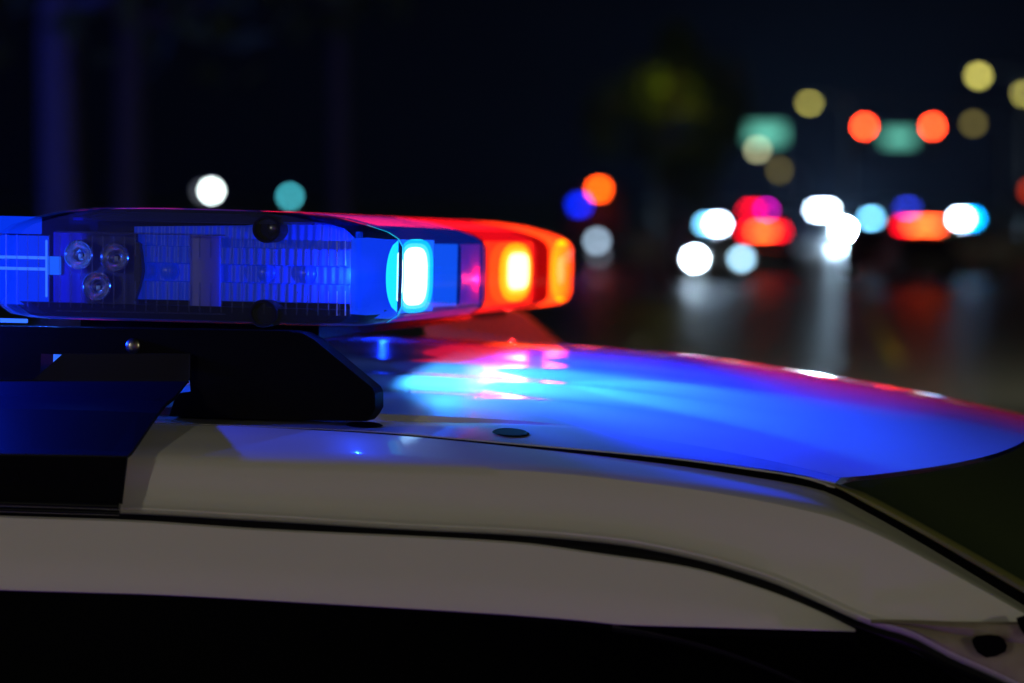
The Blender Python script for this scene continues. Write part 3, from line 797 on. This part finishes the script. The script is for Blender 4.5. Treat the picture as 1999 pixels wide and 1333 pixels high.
def green_sign(u, v, D, wpx, hpx, label):
    p = at(u, v, D); root = empty('street_sign', (p.x, D - .15, p.z)); tag(root, label, 'street sign', 'green signs over the road')
    W, Hh = wpx / FPX * D, hpx / FPX * D
    bm = bmesh.new(); add_box(bm, (0, .04, 0), (W + .1, .06, Hh + .1), .015); link('frame', bm, 'sign_back', root)
    bm = bmesh.new(); add_box(bm, (0, .0, 0), (W, .03, Hh), .01); link('panel', bm, 'sign_green', root)
    bm = bmesh.new(); add_tube(bm, [(0, .05, Hh / 2), (0, .05, Hh / 2 + .45)], .03, 8); link('hanger', bm, 'galvanised', root)
green_sign(1754, 269, D, 60, 24, 'short green street sign hanging between the two red traffic lights')
green_sign(1494, 261, D, 72, 32, 'longer green street sign above the cream street lamp')
m2_ = empty('signal_mast', (at(1494, 0, D).x - 4.5, D + .5, gz(D))); tag(m2_, 'dark mast carrying the longer green sign left of the road', 'signal mast')
bm = bmesh.new(); add_tube(bm, [(0, 0, 0), (0, 0, 5.4)], [.17, .12], 14); link('pole', bm, 'signal_black', m2_)
bm = bmesh.new(); add_tube(bm, [(0, 0, 5.2), (2.5, 0, 5.45), (5.6, 0, 5.5)], [.1, .08, .05], 12); link('arm', bm, 'signal_black', m2_)
signal_head(2012, 372, 120, 'dim red signal at the right edge of the picture, low beside the road', 'signal_dark_red', group='low roadside signal')

# --- patrol cars
def car_meshes():
    out = {}
    # body loft, local: x across, y length (front at -2.45), z up
    st_ = [(-2.45, .80, .38, .66), (-2.38, .90, .28, .80), (-2.1, .95, .24, .93), (-1.0, .97, .22, 1.03), (-.6, .97, .22, 1.05), (1.6, .97, .22, 1.07), (2.2, .94, .26, 1.02), (2.42, .86, .36, .85)]
    bm = bmesh.new(); rows = []
    for y, w_, z0, z1 in st_:
        rows.append([(-w_ * .86, y, z0), (-w_, y, z0 + .15), (-w_, y, z1 - .18), (-w_ * .9, y, z1), (0, y, z1 + .03), (w_ * .9, y, z1), (w_, y, z1 - .18), (w_, y, z0 + .15), (w_ * .86, y, z0)])
    vs = add_grid(bm, rows, close=True); bm.faces.new(vs[0]); bm.faces.new(vs[-1][::-1]); out['body'] = bm
    bm = bmesh.new(); rows = []
    for z, y0, y1, w_ in ((1.0, -1.25, 1.95, .86), (1.30, -.80, 1.75, .76), (1.52, -.42, 1.55, .66), (1.56, -.2, 1.35, .60)):
        rows.append([(-w_, y0, z), (w_, y0, z), (w_, y1, z), (-w_, y1, z)])
    vs = add_grid(bm, rows, close=True); bm.faces.new(vs[-1]); out['roof'] = bm
    bm = bmesh.new(); add_grid(bm, [[(-.78, -1.18, 1.06), (.78, -1.18, 1.06)], [(-.62, -.52, 1.48), (.62, -.52, 1.48)]]); out['windscreen'] = bm
    bm = bmesh.new(); add_box(bm, (0, -2.44, .62), (.9, .06, .2), .02); out['grille'] = bm
    bm = bmesh.new(); add_box(bm, (0, -2.46, .40), (1.5, .14, .14), .04); out['bumper'] = bm
    for nm, x, y in (('wheel', -.84, -1.55), ('wheel', .84, -1.55), ('wheel', -.84, 1.5), ('wheel', .84, 1.5)):
        b2 = bmesh.new(); bmesh.ops.create_cone(b2, cap_ends=True, segments=24, radius1=.34, radius2=.34, depth=.24, matrix=Matrix.Translation((x, y, .34)) @ Matrix.Rotation(PI / 2, 4, 'Y')); out[nm + str(x) + str(y)] = b2
    for x in (-.65, .65):
        b2 = bmesh.new(); bmesh.ops.create_uvsphere(b2, u_segments=20, v_segments=12, radius=.135, matrix=Matrix.Translation((x, -2.43, .70)) @ Matrix.Diagonal((1, .5, .8, 1))); out['headlight%+d' % (1 if x > 0 else -1)] = b2
    bm = bmesh.new(); add_box(bm, (0, .35, 1.60), (1.25, .30, .05), .02); out['bar_base'] = bm
    for i, x in enumerate((-.45, -.15, .15, .45)):
        b2 = bmesh.new(); add_box(b2, (x, .35, 1.68), (.27, .28, .12), .03); out['lamp%d' % i] = b2
    res = {}
    mats = {'body': 'car_white', 'roof': 'car_white', 'windscreen': 'tinted_glass', 'grille': 'car_black', 'bumper': 'car_black', 'bar_base': 'car_black'}
    for k_, b in out.items():
        bmesh.ops.recalc_face_normals(b, faces=b.faces)
        nm = 'wheel' if k_.startswith('wheel') else 'headlight' if k_.startswith('head') else 'flasher' if k_.startswith('lamp') else k_
        me = bpy.data.meshes.new(nm); b.to_mesh(me); b.free(); me.materials.append(M[mats.get(k_, 'tyre' if nm == 'wheel' else 'lens_off')]); res[k_] = (nm, me)
    return res
CM = car_meshes()
def distant_car(u, D, label, lamps=(None,) * 4, heads=(None, None), rz=0., paint='car_white', group='patrol cars waiting down the road', x=None, name='patrol_car', dash=False):
    root = empty(name, (at(u, 0, D).x if x is None else x, D, gz(D)), rz); tag(root, label, 'police car', group)
    def put(k_, par, m=None):
        nm, me = CM[k_]; o = bpy.data.objects.new(nm, me); col.objects.link(o); o.parent = par
        if m: o.material_slots[0].link = 'OBJECT'; o.material_slots[0].material = M[m]
        return o
    for k_ in ('body', 'roof', 'windscreen', 'grille', 'bumper'): put(k_, root, paint if k_ in ('body', 'roof') else None)
    for k_ in CM:
        if k_.startswith('wheel'): put(k_, root)
    put('headlight-1', root, heads[0]); put('headlight+1', root, heads[1])
    lb = put('bar_base', root); lb.name = 'roof_bar'
    if dash: lb.location = (0, -1.45, -.36); lb.name = 'dash_bar'
    for i in range(4): put('lamp%d' % i, lb, lamps[i])
    return root
distant_car(1392, 92, 'patrol car with one dazzling headlight low at the left and ice white flashers above it', (None, 'bar_ice', 'bar_white', None), ('head_white', 'head_pale')).scale = (.94,) * 3
distant_car(1484, 99, 'patrol car with a low row of orange flashers, right of the dazzling headlight', ('bar_red', 'bar_orange', 'bar_orange', 'bar_red'), (None, None), paint='car_dark', dash=True)
distant_car(1480, 170, 'patrol car with red and magenta flashers behind the one with the dazzling headlight', ('far_red', 'far_red', None, 'far_magenta'), (None, None), paint='car_dark')
distant_car(1612, 170, 'patrol car facing us with the largest white glare in the middle of the road', ('bar_white', 'head_white', 'head_white', None), (None, 'head_blaze'))
distant_car(1713, 100, 'patrol car with a single pale blue flasher beside the largest white glare', (None, 'bar_ice', None, None), (None, None), paint='car_dark')
distant_car(1798, 88, 'patrol car showing a row of orange red flashers under the right traffic light', ('bar_red', 'bar_orange', 'bar_orange', 'bar_orange'), (None, None), paint='car_dark').scale = (.93,) * 3
distant_car(1783, 195, 'patrol car with dim violet blue flashers above and behind the orange red row', ('bar_blue', 'bar_blue', None, None), (None, None), paint='car_dark')
distant_car(1889, 100, 'patrol car with white and cyan flashers farthest to the right', (None, 'bar_white', 'bar_cyan', None), (None, None))

# ambulance: box body with a red roof beacon and blue flasher
D = 110.; p = at(1160, 0, D)
amb = empty('ambulance', (p.x, D, gz(D))); tag(amb, 'tall dark ambulance with one orange red and one blue roof light left of the road', 'ambulance')
bm = bmesh.new(); add_box(bm, (0, 1.2, 1.55), (2.1, 4.0, 2.1), .08); link('box_body', bm, 'tyre', amb)
bm = bmesh.new(); rows = []
for y, z1 in ((-2.6, .9), (-2.4, 1.05), (-1.9, 1.15), (-1.3, 1.75), (-.85, 2.0)): rows.append([(-.92, y, .35), (-.95, y, z1 * .8), (-.85, y, z1), (.85, y, z1), (.95, y, z1 * .8), (.92, y, .35)])
vs = add_grid(bm, rows, close=True); bm.faces.new(vs[0]); bm.faces.new(vs[-1][::-1]); link('cab', bm, 'tyre', amb)
for x, y in ((-.85, -1.8), (.85, -1.8), (-.85, 2.2), (.85, 2.2)):
    bm = bmesh.new(); bmesh.ops.create_cone(bm, cap_ends=True, segments=24, radius1=.38, radius2=.38, depth=.25, matrix=Matrix.Translation((x, y, .38)) @ Matrix.Rotation(PI / 2, 4, 'Y')); link('wheel', bm, 'tyre', amb)
q = at(1168, 370, D); 
bm = bmesh.new(); add_box(bm, (q.x - p.x, -.88, q.z - gz(D)), (.28, .16, .24), .05); link('red_beacon', bm, 'signal_orange', amb)
q = at(1130, 401, D)
bm = bmesh.new(); add_box(bm, (q.x - p.x, -.88, q.z - gz(D)), (.30, .16, .26), .05); link('blue_beacon', bm, 'beacon_blue', amb)
q = at(1161, 470, D)
bm = bmesh.new(); bmesh.ops.create_uvsphere(bm, u_segments=18, v_segments=10, radius=.13, matrix=Matrix.Translation((q.x - p.x, -2.75, q.z - gz(D)))); link('spot_lamp', bm, 'marker_pale', amb)

q = at(1165, 497, D)
bm = bmesh.new(); bmesh.ops.create_uvsphere(bm, u_segments=18, v_segments=10, radius=.12, matrix=Matrix.Translation((q.x - p.x, -2.75, q.z - gz(D)))); link('lamp_ghost', bm, 'marker_dim', amb)  # lens ghost of the spot lamp, added as a dim globe
path_lamp(396, 373, 152, 'marker_dim', 'faint grey ghost of the bright white lamp, added as a second post', .30)  # ghost image of the white lamp, built as a dim post
path_lamp(1301, 446, 118, 'marker_dim', 'faint grey lamp on a short post left of the dazzling headlight', .26)
# --- low walls beside the road
def wall(name, u0, u1, D, h, label):
    a, b = at(u0, 0, D), at(u1, 0, D); z = gz(D)
    root = empty(name, ((a.x + b.x) / 2, D, z)); tag(root, label, 'wall'); W = b.x - a.x
    bm = bmesh.new(); add_box(bm, (0, 0, h / 2 - .1), (W, .3, h + .2)); link('wall_face', bm, 'concrete', root, False)
    bm = bmesh.new(); add_box(bm, (0, 0, h + .14), (W + .1, .4, .08), .02); link('coping', bm, 'concrete', root)
wall('low_wall', -300, 1290, 119, .9, 'low tan concrete wall on the left side of the road, behind the light bar')
wall('low_wall', 1850, 2600, 130, .9, 'low tan concrete wall at the right edge beyond the patrol cars')

# --- trees
def tree(x, y, H, r, label, n=2600, cz=None, seed=0, trunk_r=.14, group='dark trees beside the road', ls=.16):
    rnd = random.Random(seed); z0 = gz(y)
    root = empty('tree', (x, y, z0)); tag(root, label, 'tree', group)
    cz = cz or H * .68
    bm = bmesh.new(); tips = []
    add_tube(bm, [(0, 0, -.1), (.02, 0, .3), (.05 * rnd.uniform(-1, 1), 0, cz * .5), (.15 * rnd.uniform(-1, 1), .1, cz)], [trunk_r * 1.35, trunk_r, trunk_r * .8, trunk_r * .4], 12)
    for k in range(9):
        a = rnd.uniform(0, 2 * PI); z = cz * rnd.uniform(.5, 1.0); l = r * rnd.uniform(.5, .95); e = rnd.uniform(.2, .9)
        mid = Vector((math.cos(a) * l * .5, math.sin(a) * l * .5, z + l * e * .35)); end = Vector((math.cos(a) * l, math.sin(a) * l, z + l * e))
        add_tube(bm, [(0, 0, z), mid, end], [trunk_r * .45, trunk_r * .28, trunk_r * .1], 7); tips.append(end); tips.append(mid * .6 + end * .4)
    link('trunk', bm, 'bark', root)
    cl = [(t + Vector((rnd.gauss(0, .3), rnd.gauss(0, .3), rnd.gauss(0, .3))), rnd.uniform(.35, .75) * r * .5) for t in tips for _ in range(2)]
    bm = bmesh.new()
    for k in range(n):
        c, cr = cl[rnd.randrange(len(cl))]
        d = Vector((rnd.gauss(0, 1), rnd.gauss(0, 1), rnd.gauss(0, .8))).normalized() * cr * rnd.random() ** .4; p_ = c + d
        t1 = Vector((rnd.gauss(0, 1), rnd.gauss(0, 1), rnd.gauss(0, 1))).normalized(); t2 = t1.orthogonal().normalized(); s = ls * rnd.uniform(.6, 1.3)
        bm.faces.new([bm.verts.new(p_ + v_) for v_ in (-t1 * s, t2 * s * .45, t1 * s, -t2 * s * .45)])
    link('crown', bm, 'leaf_green', root, False, False)
tree(at(125, 0, 20).x, 20, 9, 2.6, 'blue lit tree trunk rising above the left end of the light bar', seed=1, cz=5.8)
tree(at(242, 0, 27).x, 27, 9, 3.0, 'fainter tree standing just right of the blue lit trunk', seed=2, cz=6)
tree(at(667, 0, 30).x, 30, 9, 3.0, 'faint slim tree right of the teal lamp', seed=3, trunk_r=.1, cz=6.2)
tree(at(-60, 0, 24).x, 24, 9, 3.0, 'dark tree at the left edge of the picture', seed=4, cz=6)
tree(at(1300, 0, 80).x, 80, 8.5, 1.75, 'roadside tree whose crown glows yellow green high in the picture', n=3500, seed=5, cz=4.6, trunk_r=.13, group='lit roadside tree', ls=.14)

# ------------------------------------------------------------------ sources outside the frame that light the scene
def point(name, loc, c, power, r=.15, parent=None, spot=None, target=None):
    ld = bpy.data.lights.new(name, 'SPOT' if spot else 'POINT'); ld.color = c; ld.energy = power; ld.shadow_soft_size = r
    o = bpy.data.objects.new(name, ld); col.objects.link(o); o.location = loc
    if spot: ld.spot_size = R(spot); ld.spot_blend = .6; o.rotation_euler = (Vector(target) - Vector(loc)).to_track_quat('-Z', 'Y').to_euler()
    if parent: o.parent = parent
    return o
side_car = distant_car(0, 13.5, 'unseen patrol car added left of the trees to light them blue', ('bar_blue', 'bar_blue', 'bar_blue', 'bar_blue'), x=-6.2, rz=R(60), group='patrol cars parked near the camera')  # out-of-frame car added for the blue light on the trunks
point('tree_fill', (-5.6, 13.8, 1.95), (.01, .04, 1), 900, .12)  # added light that turns the trunks blue
def cpt(F, L, U): return CAR @ Vector((F, L, U))
def cspot(name, p, t, c, P, ang, r=.012, blend=.25):
    o = point(name, cpt(*p), c, P, r, None, ang, cpt(*t)); o.data.spot_blend = blend; return o
LB = (.02, .14, 1.0); LR = (1.0, .04, .01)
cspot('blue_beam', (.006, .20, .045), (.5, .34, -.03), (.001, .016, 1.0), 85, 142, .012, .35)
cspot('blue_beam', (.008, .20, .050), (.26, .21, -.055), (.02, .24, 1.0), 12, 46, .004, .45)
cspot('blue_beam', (.008, .16, .040), (.10, .19, -.05), (.04, .33, 1.0), 4.2, 150, .004, .4)
cspot('blue_corner_beam', (-.002, .035, .045), (.3, .04, -.05), (.001, .012, 1), 2.2, 84)
cspot('red_beam', (.006, .68, .045), (.5, .72, .0), (1, .004, .012), 3, 160)
cspot('red_beam', (.006, 1.0, .045), (.5, .66, -.04), (1, .003, .010), 260, 72, .012, .5)
point('end_led', cpt(-.034, .004, .040), (.006, .06, 1), .34, 0)
point('end_led', cpt(-.262, .004, .044), LB, .02, 0)
point('rear_led', cpt(-.40, -.05, .03), (.003, .03, 1), 7, .004)
point('rear_led', cpt(-.33, .16, -.004), LB, 3, 0)
point('under_bar_fill', cpt(-.10, .50, -.016), (.003, .03, 1), .35, 0)  # invented lights below the bar for spill on the far foot
point('under_bar_fill', cpt(-.03, .86, -.016), (1, .01, .01), .5, 0)
point('middle_spill_fill', cpt(-.002, .352, .04), LB, .010, 0)  # added lights that put purple spill on the unlit centre module
point('middle_spill_fill', cpt(-.002, .452, .035), (1, .01, .03), .10, 0)
# patrol car behind the camera, flashing low red and blue
distant_car(0, -7.5, 'patrol car standing behind the photographer with red and blue grille lights', ('bar_red', 'bar_red', 'bar_blue', 'bar_blue'), x=.6, rz=R(180), group='patrol cars parked near the camera')
point('grille_flasher', (-.2, -4.7, .62), (.02, .04, 1), 18, .05)
point('grille_flasher', (1.2, -4.7, .62), (1, .02, .03), 8, .05)
point('street_lamp_light', (9, 34, 9), (.8, .8, .5), 3200, .3, None, 120, (9, 40, 0))
point('street_lamp_light', (-8, -5.5, 2.9), (1, .93, .68), 310, .25)
point('street_lamp_light', (8.5, -5.0, 2.9), (1, .93, .60), 360, .25)
point('crown_lamp', at(1290, 155, 79.3), (.75, .8, .02), 5, .1)
point('crown_lamp', at(1335, 186, 79.3), (.8, .75, .02), 4.5, .1)
for u, D, p_ in ((1345, 90.6, 12), (1637, 166, 4500)):
    q = at(u, 452, D); point('headlight_beam', (q.x, D, gz(D) + .68), (.5, .75, 1), p_, .1, None, 150, (0, 0, 1))
for x in (-.75, .15, 1.05):
    point('added_lip_fill', (x, 2.2 - x * .15, .8), (.42, .03, 1), 1.0, .03)  # added low lights without fixtures that tint the lip purple

# ------------------------------------------------------------------ thin night haze
bm = bmesh.new(); add_box(bm, (20, 180, 13), (300, 520, 30))
hm = bpy.data.materials.new('haze'); hm.use_nodes = True; hn = hm.node_tree; hn.nodes.clear()
ho = hn.nodes.new('ShaderNodeOutputMaterial'); hv = hn.nodes.new('ShaderNodeVolumePrincipled'); hv.inputs['Color'].default_value = (.45, .62, 1, 1); hv.inputs['Density'].default_value = .00016; hv.inputs['Anisotropy'].default_value = .75
hn.links.new(hv.outputs[0], ho.inputs['Volume'])
tag(link('haze', bm, hm, None, False), kind='stuff')
